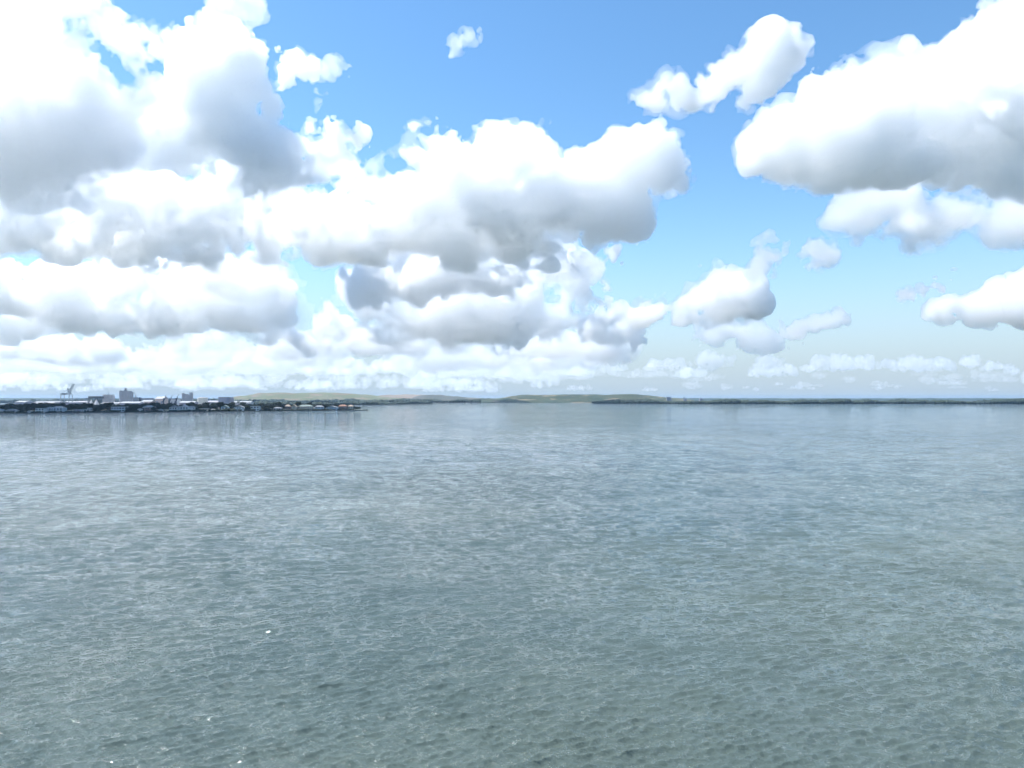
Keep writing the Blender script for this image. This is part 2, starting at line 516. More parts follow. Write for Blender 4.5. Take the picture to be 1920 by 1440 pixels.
wood('mangrove_woods', right_front, 1.2, (15, 21), 120, 2600, M['wood_far'], 'dark blue green mangrove woods along the right hand shore', 21,
     tall=((.40, .47, 5), (.545, .565, 8), (.585, .645, 11), (.86, .97, 9), (.1, .14, 4)))
wood('far_shore_woods', [shore(px, 755.0) for px in (640, 760, 900, 1000, 1125)], 1.5, (16, 26), 260, 1500, M['wood_far'], 'thin dark line of woods on the far shore in the middle', 22)
wood('mainland_woods', [shore(px, 755.3) for px in (-60, 200, 420, 560, 680, 800)], 1.5, (12, 24), 900, 2200, M['wood_mid'], 'hazy bluish woods beyond the port on the left', 23)
wood('spit_shrubs', [shore(px, 758.8) for px in (420, 520, 620, 700, 744)], 1.0, (3, 6), 12, 500, M['wood_far'], 'dark low shrubs along the thin spit beyond the island tip', 24)
wood('back_shore_woods', [at_dist(440, 750, 2900)[:2], at_dist(560, 750, 3050)[:2], at_dist(700, 750, 3500)[:2], at_dist(800, 750, 4100)[:2]], 1.5, (8, 15), 250, 1300, M['wood_mid'],
     'grey green woods between the island and the olive hill', 25)
slab('back_shore_ground', [at_dist(400, 750, 2860)[:2], at_dist(560, 750, 3000)[:2], at_dist(700, 750, 3450)[:2], at_dist(805, 750, 4060)[:2], at_dist(830, 750, 5000)[:2], at_dist(380, 750, 5000)[:2]], 1.4, M['soil'])
wood('island_undergrowth', [(x, y + 4) for x, y in front[4:-1]], 1.0, (2.2, 5), 30, 900, M['leaf_dark'], 'dark garden shrubs along the island waterfront', 26)


# ------------------------------------------------------------------ trees of the island
def tree_proto(seed, h, wid, mat):
    rng = np.random.default_rng(seed)
    root = empty('tree', (0, 0, 0))
    tr = MB()
    tr.bar((0, 0, 0), (0, 0, h * .3), h * .06, h * .045, 7)
    clumps = []
    for k in range(8):
        a = 2 * PI * k / 8 + rng.uniform(-.3, .3); rr = wid * .5 * rng.uniform(.35, .85)
        tip = (math.cos(a) * rr, math.sin(a) * rr, h * rng.uniform(.45, .82))
        tr.bar((0, 0, h * .28), tip, h * .032, h * .008, 5)
        clumps.append((tip, wid * rng.uniform(.16, .27)))
    clumps.append(((0, 0, h * .8), wid * .26)); clumps.append(((wid * .1, 0, h * .62), wid * .3)); clumps.append(((-wid * .12, 0, h * .5), wid * .27))
    tr.build('trunk', M['bark'], root)
    Vs = []; n = 0
    for c, r in clumps:
        m = int(95 * (r / (wid * .22)) ** 1.2)
        d = rng.standard_normal((m, 3)); d /= np.linalg.norm(d, axis=1)[:, None]
        p = np.array(c) + d * (r * rng.uniform(.35, 1.05, (m, 1)) ** .7) * np.array([1, 1, .8])
        sz = rng.uniform(.45, 1.0, (m, 1)) * .9
        u = rng.standard_normal((m, 3)); u /= np.linalg.norm(u, axis=1)[:, None]
        v = np.cross(u, d); v /= np.linalg.norm(v, axis=1)[:, None] + 1e-6
        Vs.append(np.stack([p - u * sz - v * sz * .7, p + u * sz - v * sz * .7, p + u * sz + v * sz * .7, p - u * sz + v * sz * .7], 1).reshape(-1, 3))
    V = np.concatenate(Vs); Q = np.arange(len(V)).reshape(-1, 4)
    link('crown', mesh_np('crown', V, Q), mat, root)
    return root


def palm_proto(seed, h):
    rng = np.random.default_rng(seed)
    root = empty('palm_tree', (0, 0, 0))
    t = MB(); lean = rng.uniform(-.6, .6)
    t.bar((0, 0, 0), (lean * .4, 0, h * .5), .5, .4, 7); t.bar((lean * .4, 0, h * .5), (lean, 0, h), .4, .32, 7)
    t.build('trunk', M['bark'], root)
    vs = []; fs = []
    for k in range(18):
        a = 2 * PI * k / 18 + rng.uniform(-.15, .15); up = rng.uniform(-.2, .9); ln = rng.uniform(2.4, 3.3)
        prev = None
        for j in range(6):
            s = j / 5
            x = lean + math.cos(a) * ln * s; y = math.sin(a) * ln * s; z = h + up * ln * s * .9 - 1.9 * s * s
            wv = .5 * (1 - abs(2 * s - .8) * .6)
            px_, py_ = -math.sin(a) * wv, math.cos(a) * wv
            b = len(vs); vs += [(x + px_, y + py_, z - .25), (x, y, z), (x - px_, y - py_, z - .25)]
            if prev is not None: fs += [(prev, prev + 1, b + 1, b), (prev + 1, prev + 2, b + 2, b + 1)]
            prev = b
    me = bpy.data.meshes.new('fronds'); me.from_pydata(vs, [], fs); me.update()
    link('fronds', me, M['palm'], root)
    return root


protos = [tree_proto(100 + k, h, wd, M['leaf_dark'] if k % 3 else M['leaf_olive']) for k, (h, wd) in enumerate(((18, 17), (15, 16), (20, 15), (13, 14), (16, 20), (11, 10)))]
palms = [palm_proto(200 + k, h) for k, h in enumerate((9.5, 12.0))]
used = set()


def place(proto, x, y, z, s, rz, label, cat, group):
    if proto.name in used: o = copy_tree(proto)
    else: used.add(proto.name); o = proto
    o.location = (x, y, z); o.scale = (s, s, s * rnd.uniform(.9, 1.12)); o.rotation_euler = (0, 0, rz)
    tag(o, label, cat, group)
    return o

# ------------------------------------------------------------------ island houses
def window_part(root, x, z, w, h, y, mat):
    fr = MB(); t = .16
    fr.box((x, y - .05, z + h / 2 + t / 2), (w + 2 * t, .14, t)); fr.box((x, y - .05, z - h / 2 - t / 2), (w + 2 * t, .14, t))
    fr.box((x - w / 2 - t / 2, y - .05, z), (t, .14, h)); fr.box((x + w / 2 + t / 2, y - .05, z), (t, .14, h))
    f = fr.build('window', mat, root)
    MB().box((x, y - .012, z), (w, .03, h)).build('pane', M['glass'], f)


HOUSES = []


def house(px, w, h, roof, wall, rmat, label, storeys=2, back=9.0, wing=None, arch=False, porch=False):
    """px, w, h in photo pixels at the seawall; builds walls, roof, windows, door"""
    D = shore_D(px) + back; s = D / F
    W, H = w * s, h * s
    dep = min(max(W * .55, 8), 14)
    p = at_dist(px, 760, D)
    root = empty('house', (p[0], D + dep / 2, 1.3), rnd.uniform(-.1, .1))
    HOUSES.append((p[0], D, W))
    rh = {'hip': .30, 'gable': .34, 'flat': .09}[roof] * H
    wh = H - rh
    mb = MB().box((0, 0, wh / 2), (W, dep, wh))
    if wing:                                  # (side, width share, height share)
        side, ws, hs = wing
        mb.box((side * (W / 2 + W * ws / 2), -dep * .05, wh * hs / 2), (W * ws - .006, dep * .8, wh * hs))
    mb.build('wall', M[wall], root)
    rb = MB()
    if roof == 'hip': rb.hip((0, 0, wh + .004), W + 1.4, dep + 1.4, rh)
    elif roof == 'gable': rb.gable((0, 0, wh + .004), W + 1.0, dep + 1.0, rh)
    else:
        rb.box((0, 0, wh + rh / 2 + .004), (W + 1.2, dep + 1.2, rh))
    if wing:
        side, ws, hs = wing
        z = wh * hs + .004
        if roof == 'flat': rb.box((side * (W / 2 + W * ws / 2 + .35), -dep * .05, z + rh * .5), (W * ws + .6, dep * .8 + .8, rh))
        else: rb.hip((side * (W / 2 + W * ws / 2 + .3), -dep * .05, z), W * ws + .5, dep * .8 + .9, rh * .7)
    rb.build('roof', M[rmat], root)
    y = -dep / 2
    nb = max(2, int(W / 5.5)); sh = wh / storeys
    door_at = rnd.randrange(nb)
    for st in range(storeys):
        for k in range(nb):
            x = -W / 2 + W * (k + .5) / nb
            if st == 0 and k == door_at:
                d = MB().box((x, y - .03, sh * .42), (1.5, .08, sh * .8)).build('door', M['door'], root)
                MB().bar((x + .5, y - .13, sh * .4), (x + .5, y - .13, sh * .5), .06).build('handle', M['steel_grey'], d)
            else:
                window_part(root, x, st * sh + sh * .55, W / nb * .6, sh * .52, y, M['white'])
    if porch:
        c = MB()
        c.box((0, y - 1.8, sh + .1), (W * .8, 3.4, .22))
        c.build('balcony', M['white'], root)
        for k in range(5):
            MB().bar((-W * .38 + W * .76 * k / 4, y - 3.3, 0), (-W * .38 + W * .76 * k / 4, y - 3.3, sh - .014), .35).build('column', M['white'], root)
    if arch:
        for sx in (-1, 1):
            g = MB().gable((sx * W * .27, y - .65, wh * .55), W * .36, 1.3, H * .3); g.box((sx * W * .27, y - .65, wh * .275 - .01), (W * .32, 1.28, wh * .55 - .03))
            g.build('gabled_bay', M[wall], root)
    tag(root, label, 'house', 'waterfront houses on the island')
    return root


house(-12, 22, 9, 'hip', 'white', 'roof_grey', 'white house with a grey roof cut off by the left edge', wing=(1, .3, .7))
house(18, 22, 7, 'gable', 'grey_wall', 'roof_white', 'grey gabled house second from the left edge of the shore', 2)
house(54, 5, 4, 'gable', 'white', 'roof_white', 'tiny white boathouse in the dark trees near the left edge', 1, 3)
house(75, 17, 8.5, 'flat', 'white', 'roof_white', 'white house with stacked terraces left of the wide pale blue house', 2, porch=True)
house(91, 9, 11, 'hip', 'blue_wall', 'roof_white', 'narrow pale blue house wing with a pointed white roof', 2, 16)
house(106, 24, 11.5, 'hip', 'blue_wall', 'roof_white', 'wide pale blue two storey house with a white hipped roof', 2, 10, porch=True)
house(131, 11, 4, 'flat', 'grey_wall', 'roof_grey', 'low grey house beside a small box-shaped one', 1)
house(143, 9, 6, 'flat', 'lilac_wall', 'roof_grey', 'small square lilac grey house on the waterfront', 2)
house(160, 17, 5.5, 'flat', 'white', 'roof_white', 'low white house with a flat white roof', 1, 8)
house(171, 15, 8, 'flat', 'white', 'roof_white', 'taller modern white house with an overhanging flat roof', 2, 14)
house(192, 6, 4, 'gable', 'brick', 'roof_tan', 'tiny brown house half lost in dark trees', 1, 10)
house(221, 26, 10, 'flat', 'blue_wall', 'roof_white', 'large boxy house with dark glass and a thin white flat roof', 2, 10, porch=True)
house(261, 6, 6.5, 'hip', 'white', 'roof_white', 'very small white pavilion with a pointed roof', 1, 5)
house(277, 20, 11.5, 'hip', 'brick', 'roof_white', 'brown brick house under a white hipped roof', 2, 12)
house(300, 8, 5, 'gable', 'white', 'roof_white', 'small low white cottage with a gabled roof', 1, 6)
house(310, 7, 4, 'flat', 'cream', 'roof_white', 'small cream boathouse beside a white cottage', 1, 4)
house(325, 14, 11, 'gable', 'white', 'roof_grey', 'white gabled house at the left end of the big villa', 2, 16)
house(342, 20, 11.5, 'hip', 'white', 'roof_white', 'big white villa with several hipped roofs behind trees', 2, 14, wing=(1, .45, .85))
house(358, 13, 10, 'hip', 'white', 'roof_grey', 'white house with a grey hipped roof right of the big villa', 2, 8)
house(381, 16, 5.5, 'flat', 'beige', 'roof_white', 'low beige house with a long white flat roof', 1, 6)
house(398, 10, 4, 'hip', 'grey_wall', 'roof_grey', 'low grey bungalow among dark trees', 1, 7)
house(421, 13, 11, 'gable', 'blue_wall', 'roof_green', 'blue grey gabled house with a green roof', 2, 10)
house(448, 19, 10, 'gable', 'white', 'roof_grey', 'white house with a steep grey gable facing the water', 2, 10, arch=True)
house(478, 17, 9, 'flat', 'white', 'roof_white', 'clean white two storey house with a bright flat roof', 2, 9)
house(520, 14, 6.5, 'hip', 'grey_wall', 'roof_grey', 'low grey hipped house in deep shade', 1, 9)
house(539, 10, 11, 'hip', 'brick', 'roof_tan', 'brown house with a tan roof left of the arched beige house', 2, 12)
house(551, 10, 11, 'gable', 'beige', 'roof_tan', 'beige house with two tall gabled bays', 2, 8, arch=True)
house(572, 25, 10.5, 'hip', 'beige', 'roof_green', 'wide beige house with a grey green hipped roof and porch', 2, 9, porch=True)
house(598, 15, 9, 'hip', 'blue_wall', 'roof_grey', 'pale blue house with a grey hipped roof near the island tip', 2, 9, wing=(-1, .3, .6))
house(622, 20, 8, 'gable', 'blue_wall', 'roof_white', 'long pale blue house with a low white gable', 2, 9)
house(642, 15, 10, 'hip', 'brick', 'roof_red', 'brown house with a red tiled hipped roof', 2, 10)
house(657, 9, 9.5, 'hip', 'cream', 'roof_tan', 'cream house with a tan roof, last before the island tip', 2, 8)

# ------------------------------------------------------------------ island trees
TL = 'dark broadleaf tree in the dense row behind and between the island houses'
for i in range(215):
    row = i % 3
    px = -70 + (i + rnd.uniform(-.5, .5)) / 215 * 735
    D = shore_D(px)
    end = max(0, (px - 560) / 110)
    y = D + (28, 48, 70)[row] + rnd.uniform(-7, 7)
    x = (px - 960) / F * y
    s = rnd.uniform(.82, 1.12) * (1 - .28 * min(end, 1))
    place(protos[rnd.randrange(5)], x, y, 1.2, s, rnd.uniform(0, 6.28), TL, 'tree', 'trees on the island')
n = 0
for i in range(400):
    px = rnd.uniform(-60, 684); D = shore_D(px); y = D + rnd.uniform(4, 13); x = (px - 960) / F * y
    if any(abs(x - hx) < hw / 2 + 2.0 for hx, hy, hw in HOUSES): continue
    place(protos[rnd.choice((1, 3, 5, 5))], x, y, 1.2, rnd.uniform(.5, .85), rnd.uniform(0, 6.28), 'smaller dark tree on the waterfront in a gap between island houses', 'tree', 'waterfront trees on the island')
    n += 1
    if n >= 46: break
for px, k, dz, lab in ((682, 0, 0, 'tall palm standing by itself at the island tip'), (687, 0, 0, 'shorter palm at the very end of the island tip'), (93, 1, 0, 'palm rising in front of the narrow pale blue house'),
                       (447, 1, 8, 'palm standing above the trees behind the steep gabled house'), (400, 0, 3, 'palm beside the low grey bungalow'), (600, 1, 6, 'palm above the tree row near the island tip')):
    D = shore_D(px) + (6 if dz == 0 else 26); x = (px - 960) / F * D
    place(palms[k], x, D, 1.2, (1.0 if px != 687 else .7) + dz * .09, rnd.uniform(0, 6), lab, 'palm tree', 'palms on the island')


# ------------------------------------------------------------------ the port
PZ = 2.0
def PX(px, D): return at_dist(px, 748, D)[0]
def PH(py, D): return at_dist(960, py, D)[2] - PZ


def silo_block(label, px0, px1, D, parts, mat, head=None, r_px=2.6, group='silos at the port'):
    s = D / F
    root = empty('silo_block', (PX((px0 + px1) / 2, D), D, PZ))
    xc = root.location.x
    x = px0
    k = 0
    while x < px1 - .3:
        py = [q for a, b, q in parts if a <= x < b]
        top = PH(py[0] if py else parts[-1][2], D)
        for row in (0, 1):
            c = MB().cyl((PX(x + r_px / 2, D) - xc, row * r_px * s * .98, 0), r_px * s / 2 * 1.02, top * (1 if row == 0 else .985), 18)
            c.build('silo', M[mat], root)
        x += r_px; k += 1
    for a, b, q in parts:
        top = PH(q, D)
        MB().box(((PX((a + b) / 2, D) - xc), r_px * s * .5, top + 1.4), ((b - a) * s * .96, r_px * s * 1.3, 2.8)).build('gallery', M[mat], root)
    for (hx, hw, hpy, base) in head or ():
        top = PH(hpy, D); bz = PH(base, D) + 2.8
        m = MB().box((PX(hx, D) - xc, r_px * s * .5, (top + bz) / 2), (hw * s, r_px * s * 1.1, top - bz))
        m.build('headhouse', M[mat], root)
    return tag(root, label, 'silos', group)


silo_block('tallest dark grey block of grain silos with a small headhouse on top', 223.5, 245.5, 2300, [(223, 238, 733.9), (238, 246, 734.3)], 'concrete',
           [(234.7, 3.2, 728.8, 733.9), (234.6, 1.3, 727.4, 733.9), (226.5, 2, 732.0, 733.9)], 3.1)
silo_block('shorter pair of dark grey silo stacks, higher at its right end', 341, 361, 2350, [(341, 345.5, 738.6), (345.5, 354, 740.6), (354, 361, 737.4)], 'concrete',
           [(355.6, 1.4, 736.4, 737.4), (359.2, 1.4, 736.2, 737.4)], 2.5)
silo_block('row of pale silos left of the tallest silo block', 192.8, 213.5, 2450, [(192, 214, 741.2)], 'concrete_pale', None, 2.95)


def shed(label, px0, px1, py0, D, wall, roof, kind='gable', pyb=None, dep=30, name='warehouse', rf=.22, doors=2, cat='warehouse'):
    W = PX(px1, D) - PX(px0, D); H = PH(py0, D)
    root = empty(name, (PX((px0 + px1) / 2, D), D + dep / 2, PZ))
    rh = H * rf if kind != 'flat' else H * .08
    MB().box((0, 0, (H - rh) / 2), (W, dep, H - rh)).build('wall', M[wall], root)
    r = MB()
    if kind == 'hip': r.hip((0, 0, H - rh + .004), W + 1.5, dep + 1.5, rh, .5)
    elif kind == 'long': 
        vs = [(-W / 2 - 1, -dep / 2 - 1, H - rh + .004), (W / 2 + 1, -dep / 2 - 1, H - rh + .004), (W / 2 + 1, dep / 2 + 1, H - rh + .004), (-W / 2 - 1, dep / 2 + 1, H - rh + .004), (-W / 2 - 1, 0, H), (W / 2 + 1, 0, H)]
        r.add(vs, [(0, 1, 5, 4), (2, 3, 4, 5), (1, 2, 5), (3, 0, 4), (3, 2, 1, 0)])
    elif kind == 'gable': r.gable((0, 0, H - rh + .004), W + 1, dep + 1, rh)
    else: r.box((0, 0, H - rh / 2 + .004), (W + 1, dep + 1, rh))
    r.build('roof', M[roof], root)
    for k in range(doors):
        x = -W / 2 + W * (k + .5) / doors
        MB().box((x, -dep / 2 - .05, (H - rh) * .36), (min(6, W / doors * .5), .14, (H - rh) * .7)).build('loading_door', M['grey_clad'], root)
    return tag(root, label, cat, 'port buildings')


shed('long shed with dusty pink walls and a broad white roof', 290.8, 307, 743.4, 2320, 'pink_wall', 'roof_white', 'long')
shed('grey box building with a bright white roof, rightmost in the port', 409.5, 423.5, 744.4, 2300, 'grey_clad', 'roof_white', 'flat', doors=3)
shed('pale lilac annex right of the grey box building', 424, 432, 744.8, 2330, 'lilac_wall', 'lilac_wall', 'flat', doors=1)
shed('low cream shed in front of the dark gallery', 265.5, 284, 750.0, 2250, 'pink_wall', 'roof_white', 'long', doors=4)
shed('small pointed white store beside the tallest silos', 247, 253.5, 745, 2320, 'concrete_pale', 'roof_white', 'gable', rf=.6, doors=1)
shed('low white warehouse between the two thin harbour cranes', 319, 331, 747.6, 2400, 'white', 'roof_white', 'flat')
shed('long lilac warehouse left of the ship-to-shore crane', 62, 110, 752.0, 2500, 'lilac_wall', 'roof_grey', 'long', dep=50, doors=6)
shed('grey lilac warehouse under the ship-to-shore crane', 113, 139, 752.2, 2600, 'lilac_wall', 'grey_wall', 'long', dep=50, doors=4)
shed('dusty warehouse right of the ship-to-shore crane', 141, 160, 751.8, 2600, 'grey_wall', 'lilac_wall', 'long', dep=50, doors=3)
shed('low white roofed shed showing over the trees at the far left', 66, 77, 754.0, 2150, 'white', 'roof_white', 'long', doors=2)
shed('second low white roofed shed showing over the trees, nearer the crane', 86, 99, 753.9, 2150, 'white', 'roof_white', 'long', doors=2)
shed('bluish low warehouse at the far left of the port', 28, 46, 751.5, 2550, 'grey_clad', 'grey_wall', 'long', dep=50, doors=3)
shed('long white roofed quay shed below the pale silos', 190, 222, 754.0, 2180, 'white', 'roof_white', 'long', doors=6)
shed('lilac roofed shed behind the quay right of the cream tank', 388, 407, 751.2, 2420, 'grey_wall', 'lilac_wall', 'long', doors=3)
shed('narrow grey roofed shed in front of the tallest silos', 226, 262, 752.9, 2180, 'lilac_wall', 'grey_wall', 'long', doors=6)
shed('low pale shed below the shorter silo stacks', 336, 364, 752.2, 2250, 'lilac_wall', 'grey_wall', 'long', doors=5)
shed('pale grey shed behind the palm at the right end of the port', 434, 470, 752, 2450, 'concrete_pale', 'grey_wall', 'long', doors=4)

# cream storage tank with a rail and a smaller box beside it
D = 2330; s = D / F
t = empty('storage_tank', (PX(376, D), D + 16, PZ))
H = PH(744.6, D)
MB().cyl((0, 0, 0), 9.2 * s, H * .9, 28).build('tank_shell', M['tank'], t)
MB().dome((0, 0, H * .9 + .004), 9.25 * s, H * .1, 28).build('tank_roof', M['roof_white'], t)
st = MB()
for k in range(10):
    a = PI + PI * k / 18
    st.box((9.5 * s * math.cos(a), 9.5 * s * math.sin(a), H * .9 * (k + .5) / 10), (1.2, 1.2, .2), a)
st.build('stair', M['steel_grey'], t)
tag(t, 'wide cream storage tank right of the shorter silo stacks', 'storage tank', 'port buildings')

# covered conveyor with trestles over white stockpiles
D = 2420; s = D / F
c = empty('conveyor_shed', (PX(180, D), D, PZ)); xc = c.location.x
zt, zb = PH(743.4, D), PH(747.0, D)
MB().box((0, 0, (zt + zb) / 2), (PX(191.5, D) - PX(167.5, D), 16, zt - zb)).build('gallery', M['steel_green'], c)
MB().box((0, 0, zt + .5), (PX(191.8, D) - PX(167.2, D), 17.5, .98)).build('roof', M['roof_grey'], c)
for px in (168, 172, 176, 180, 184, 188, 191):
    MB().bar((PX(px, D) - xc, -6, 0), (PX(px, D) - xc, -6, zb - .01), 1.4).build('leg', M['steel_green'], c)
MB().bar((PX(172, D) - xc, 0, PH(746.6, D)), (PX(159, D) - xc, 0, PH(747.8, D)), 3.4, 2.2).build('boom', M['steel_green'], c)
MB().bar((PX(183, D) - xc, -9, zb), (PX(178, D) - xc, -9, 0), 2).bar((PX(186, D) - xc, -9, zb), (PX(190, D) - xc, -9, 0), 2).build('brace', M['steel_green'], c)
tag(c, 'dark green covered conveyor on legs above white stockpiles', 'conveyor', 'port machinery')
for px, r, py, lab in ((171, 6, 749.2, 'left white stockpile under the covered conveyor'), (181, 7, 748.6, 'right white stockpile under the covered conveyor'), (163, 4, 750.4, 'small pinkish stockpile beyond the conveyor boom tip')):
    D = 2395; s = D / F; H = PH(py, D)
    rng = np.random.default_rng(int(px)); mbp = MB(); n, m = 22, 7
    vs = []
    for j in range(m):
        q = j / m
        for i in range(n):
            a = 2 * PI * i / n; rr = r * s * (1 - q) * (1 + rng.normal(0, .05))
            vs.append((rr * math.cos(a), rr * math.sin(a) * .8, H * (q ** .92)))
    vs.append((0, 0, H))
    fs = [(j * n + i, j * n + (i + 1) % n, (j + 1) * n + (i + 1) % n, (j + 1) * n + i) for j in range(m - 1) for i in range(n)] + [((m - 1) * n + i, (m - 1) * n + (i + 1) % n, m * n) for i in range(n)]
    o = mbp.add(vs, fs).build('stockpile', M['gypsum']); o.location = (PX(px, D), D, PZ)
    tag(o, lab, 'stockpile', 'white stockpiles at the port')

# dark gallery on legs with a narrow tower
D = 2360; s = D / F
g = empty('transfer_gallery', (PX(275, D), D, PZ)); xc = g.location.x
MB().box((0, 0, PH(748, D)), (PX(287.5, D) - PX(264.4, D), 8, PH(746.3, D) - PH(749.2, D))).build('gallery', M['grey_clad'], g)
MB().box((PX(262.2, D) - xc, 0, PH(745.2, D) / 2), (2.6 * s, 9, PH(745.2, D))).build('tower', M['steel_dark'], g)
MB().box((PX(286.6, D) - xc, 0, PH(746.4, D) / 2 - .01), (1.8 * s, 7, PH(746.4, D) - .02)).build('end_tower', M['grey_clad'], g)
for px in (268, 273, 278, 282):
    MB().bar((PX(px, D) - xc, 0, 0), (PX(px, D) - xc, 0, PH(749.2, D)), 1.6).build('leg', M['grey_clad'], g)
tag(g, 'dark transfer gallery on legs with a narrow tower at its left end', 'gallery', 'port machinery')

# ship-to-shore crane, boom raised
D = 2350; s = D / F
k = empty('ship_to_shore_crane', (PX(124.7, D), D, PZ)); xc = k.location.x
def kp(px, py, y=0.0): return (PX(px, D) - xc, y, PH(py, D))
for px in (117.3, 126.6, 132.3):
    for y in (-9, 9):
        if px == 126.6 and y < 0: continue
        w_ = 1.7 if px == 117.3 else (1.1 if px == 126.6 else 1.35)
        MB().bar((PX(px, D) - xc, y, 0), kp(px, 739.2, y), w_).build('leg', M['steel_grey'], k)
gb = MB()
for y in (-4, 4):
    gb.bar(kp(113.8, 738.4, y), kp(132.6, 738.4, y), 1.7)
for q in range(9):
    a = 114 + q * 2.3
    gb.bar(kp(a, 738.2, -4), kp(a, 738.2, 4), .6)
for px in (117.3, 132.3): gb.bar(kp(px, 739.3, -9), kp(px, 739.3, 9), 1.3)
gb.bar(kp(117.3, 750, -9), kp(132.3, 750, -9), 1.0)
gb.build('girder', M['steel_grey'], k)
MB().box((PX(120.5, D) - xc, 0, PH(738.6, D)), (8 * s, 7.2, 3.2 * s)).build('machinery_house', M['steel_grey'], k)
bm_ = MB()
for y in (-3, 3):
    bm_.bar(kp(128.0, 738.2, y), kp(136.4, 720.4, y), 1.15); bm_.bar(kp(130.6, 738.0, y), kp(138.6, 720.6, y), 1.0)
    for q in range(8):
        t0, t1 = q / 8, (q + 1) / 8
        a = (128.0 + 8.4 * t0, 738.2 - 17.8 * t0); b = (130.6 + 8.0 * t1, 738.0 - 17.4 * t1)
        bm_.bar(kp(a[0], a[1], y), kp(b[0], b[1], y), .55)
bm_.bar(kp(136.4, 720.4, 0), kp(138.8, 720.5, 0), 1.6)
for q in range(6):
    t0 = q / 5; bm_.bar(kp(128 + 8.4 * t0, 738.2 - 17.8 * t0, -3), kp(128 + 8.4 * t0, 738.2 - 17.8 * t0, 3), .5)
bm_.build('boom', M['steel_grey'], k)
af = MB()
for y in (-4, 4):
    af.bar(kp(126.6, 738, y), kp(127.5, 729, y * .4), 1.1); af.bar(kp(132.3, 738, y), kp(127.6, 729, y * .4), .9)
af.box((PX(127.3, D) - xc, 0, PH(728.8, D)), (3.2 * s, 4, 1.0 * s))
af.build('apex_frame', M['steel_grey'], k)
sy = MB(); sy.bar(kp(127.4, 729), kp(115, 738.0), .45); sy.bar(kp(127.8, 729), kp(133.6, 727), .45)
sy.build('stay', M['steel_grey'], k)
tag(k, 'grey ship-to-shore container crane with its boom raised, leftmost at the port', 'crane', 'port cranes')


def harbour_crane(label, bx, tip, D, top, mast_w=3.0, mat='steel_dark', foot=1.0, boom_w=1.5):
    o = empty('harbour_crane', (PX(bx, D), D, PZ)); xc = o.location.x
    H = PH(top, D)
    MB().box((0, 0, 2.2), (9 * foot, 9 * foot, 4.4)).build('base', M[mat], o)
    MB().bar((0, 0, 4.41), (0, 0, H), mast_w * 1.25, mast_w * .8).build('mast', M[mat], o)
    MB().box((-1.6, 0, H * .6), (mast_w * 1.7, mast_w * 1.6, 4.2)).build('cab', M[mat], o)
    b = MB(); p = Vector((0, 0, H * .62)); q = Vector((PX(tip[0], D) - xc, 0, PH(tip[1], D)))
    d = (q - p).normalized(); nrm = Vector((-d.z, 0, d.x))
    for y in (-1, 1):
        b.bar(p + Vector((0, y, 0)) + nrm * boom_w * .5, q, boom_w * .55, boom_w * .3); b.bar(p + Vector((0, y, 0)) - nrm * boom_w * .5, q, boom_w * .55, boom_w * .3)
    for i in range(7):
        t0, t1 = i / 7, (i + 1) / 7
        b.bar(p.lerp(q, t0) + nrm * boom_w * .5 * (1 - t0), p.lerp(q, t1) - nrm * boom_w * .5 * (1 - t1), .4)
    b.build('boom', M[mat], o)
    MB().bar((0, 0, H), tuple(p.lerp(q, .8)), .3).build('stay', M[mat], o)
    tag(o, label, 'crane', 'port cranes')


harbour_crane('dark mobile crane leaning right at the end of the pink walled shed', 306.6, (312.0, 740.2), 2300, 746.5)
harbour_crane('dark mobile crane left of the low white warehouse', 318.2, (323.8, 739.4), 2380, 746.8, 2.6)
harbour_crane('dark mobile crane right of the low white warehouse, nearest the shorter silos', 330.2, (335.0, 738.4), 2380, 746.4, 2.8)
harbour_crane('thin lattice crane standing behind the pale silos', 205.5, (201.6, 728.8), 2550, 743.5, 1.7, 'steel_grey', .7, 1.2)
harbour_crane('thin lattice crane right of the tallest silos, its boom pointing up left', 256.5, (250.9, 730.8), 2400, 745.0, 1.6, 'steel_grey', .7, 1.1)

# ------------------------------------------------------------------ plant on the far shore, masts on the green hill
D = 5450; s = D / F
o = empty('plant_building', (PX(1253.5, D), D, 1.5)); MB().box((-2.2 * s, 0, PH(743.9, D) / 2), (2.6 * s, 20, PH(743.9, D))).build('tower', M['grey_clad'], o)
MB().box((1.8 * s, 0, PH(745, D) / 2), (5.2 * s, 24, PH(745, D))).build('hall', M['grey_clad'], o); MB().gable((1.8 * s, 0, PH(745, D) + .01), 5.4 * s, 25, 4).build('roof', M['roof_grey'], o)
tag(o, 'grey plant building with a stub tower right of the green hill', 'plant', 'plant on the far shore')
o = empty('plant_tower', (PX(1282.7, D), D, 1.5)); MB().bar((0, 0, 0), (0, 0, PH(744.4, D)), 3.6 * s, 1.8 * s, 12).build('shaft', M['grey_clad'], o)
MB().bar((0, 0, PH(744.4, D)), (0, 0, PH(741.6, D)), .7 * s, .5 * s, 8).build('stack', M['grey_clad'], o); MB().box((3.2 * s, 0, PH(746.4, D) / 2), (2.4 * s, 16, PH(746.4, D))).build('hall', M['grey_clad'], o)
tag(o, 'tapered grey plant tower with a thin stack on the far shore', 'plant', 'plant on the far shore')
o = empty('plant_shed', (PX(1314, D), D, 1.5)); MB().box((0, 0, PH(746.9, D) / 2), (5 * s, 20, PH(746.9, D))).build('wall', M['lilac_wall'], o)
MB().bar((0, 0, PH(746.9, D)), (0, 0, PH(744.8, D)), .6 * s, .5 * s, 8).build('stack', M['grey_clad'], o)
tag(o, 'low pale plant shed with one short stack on the far shore', 'plant', 'plant on the far shore')
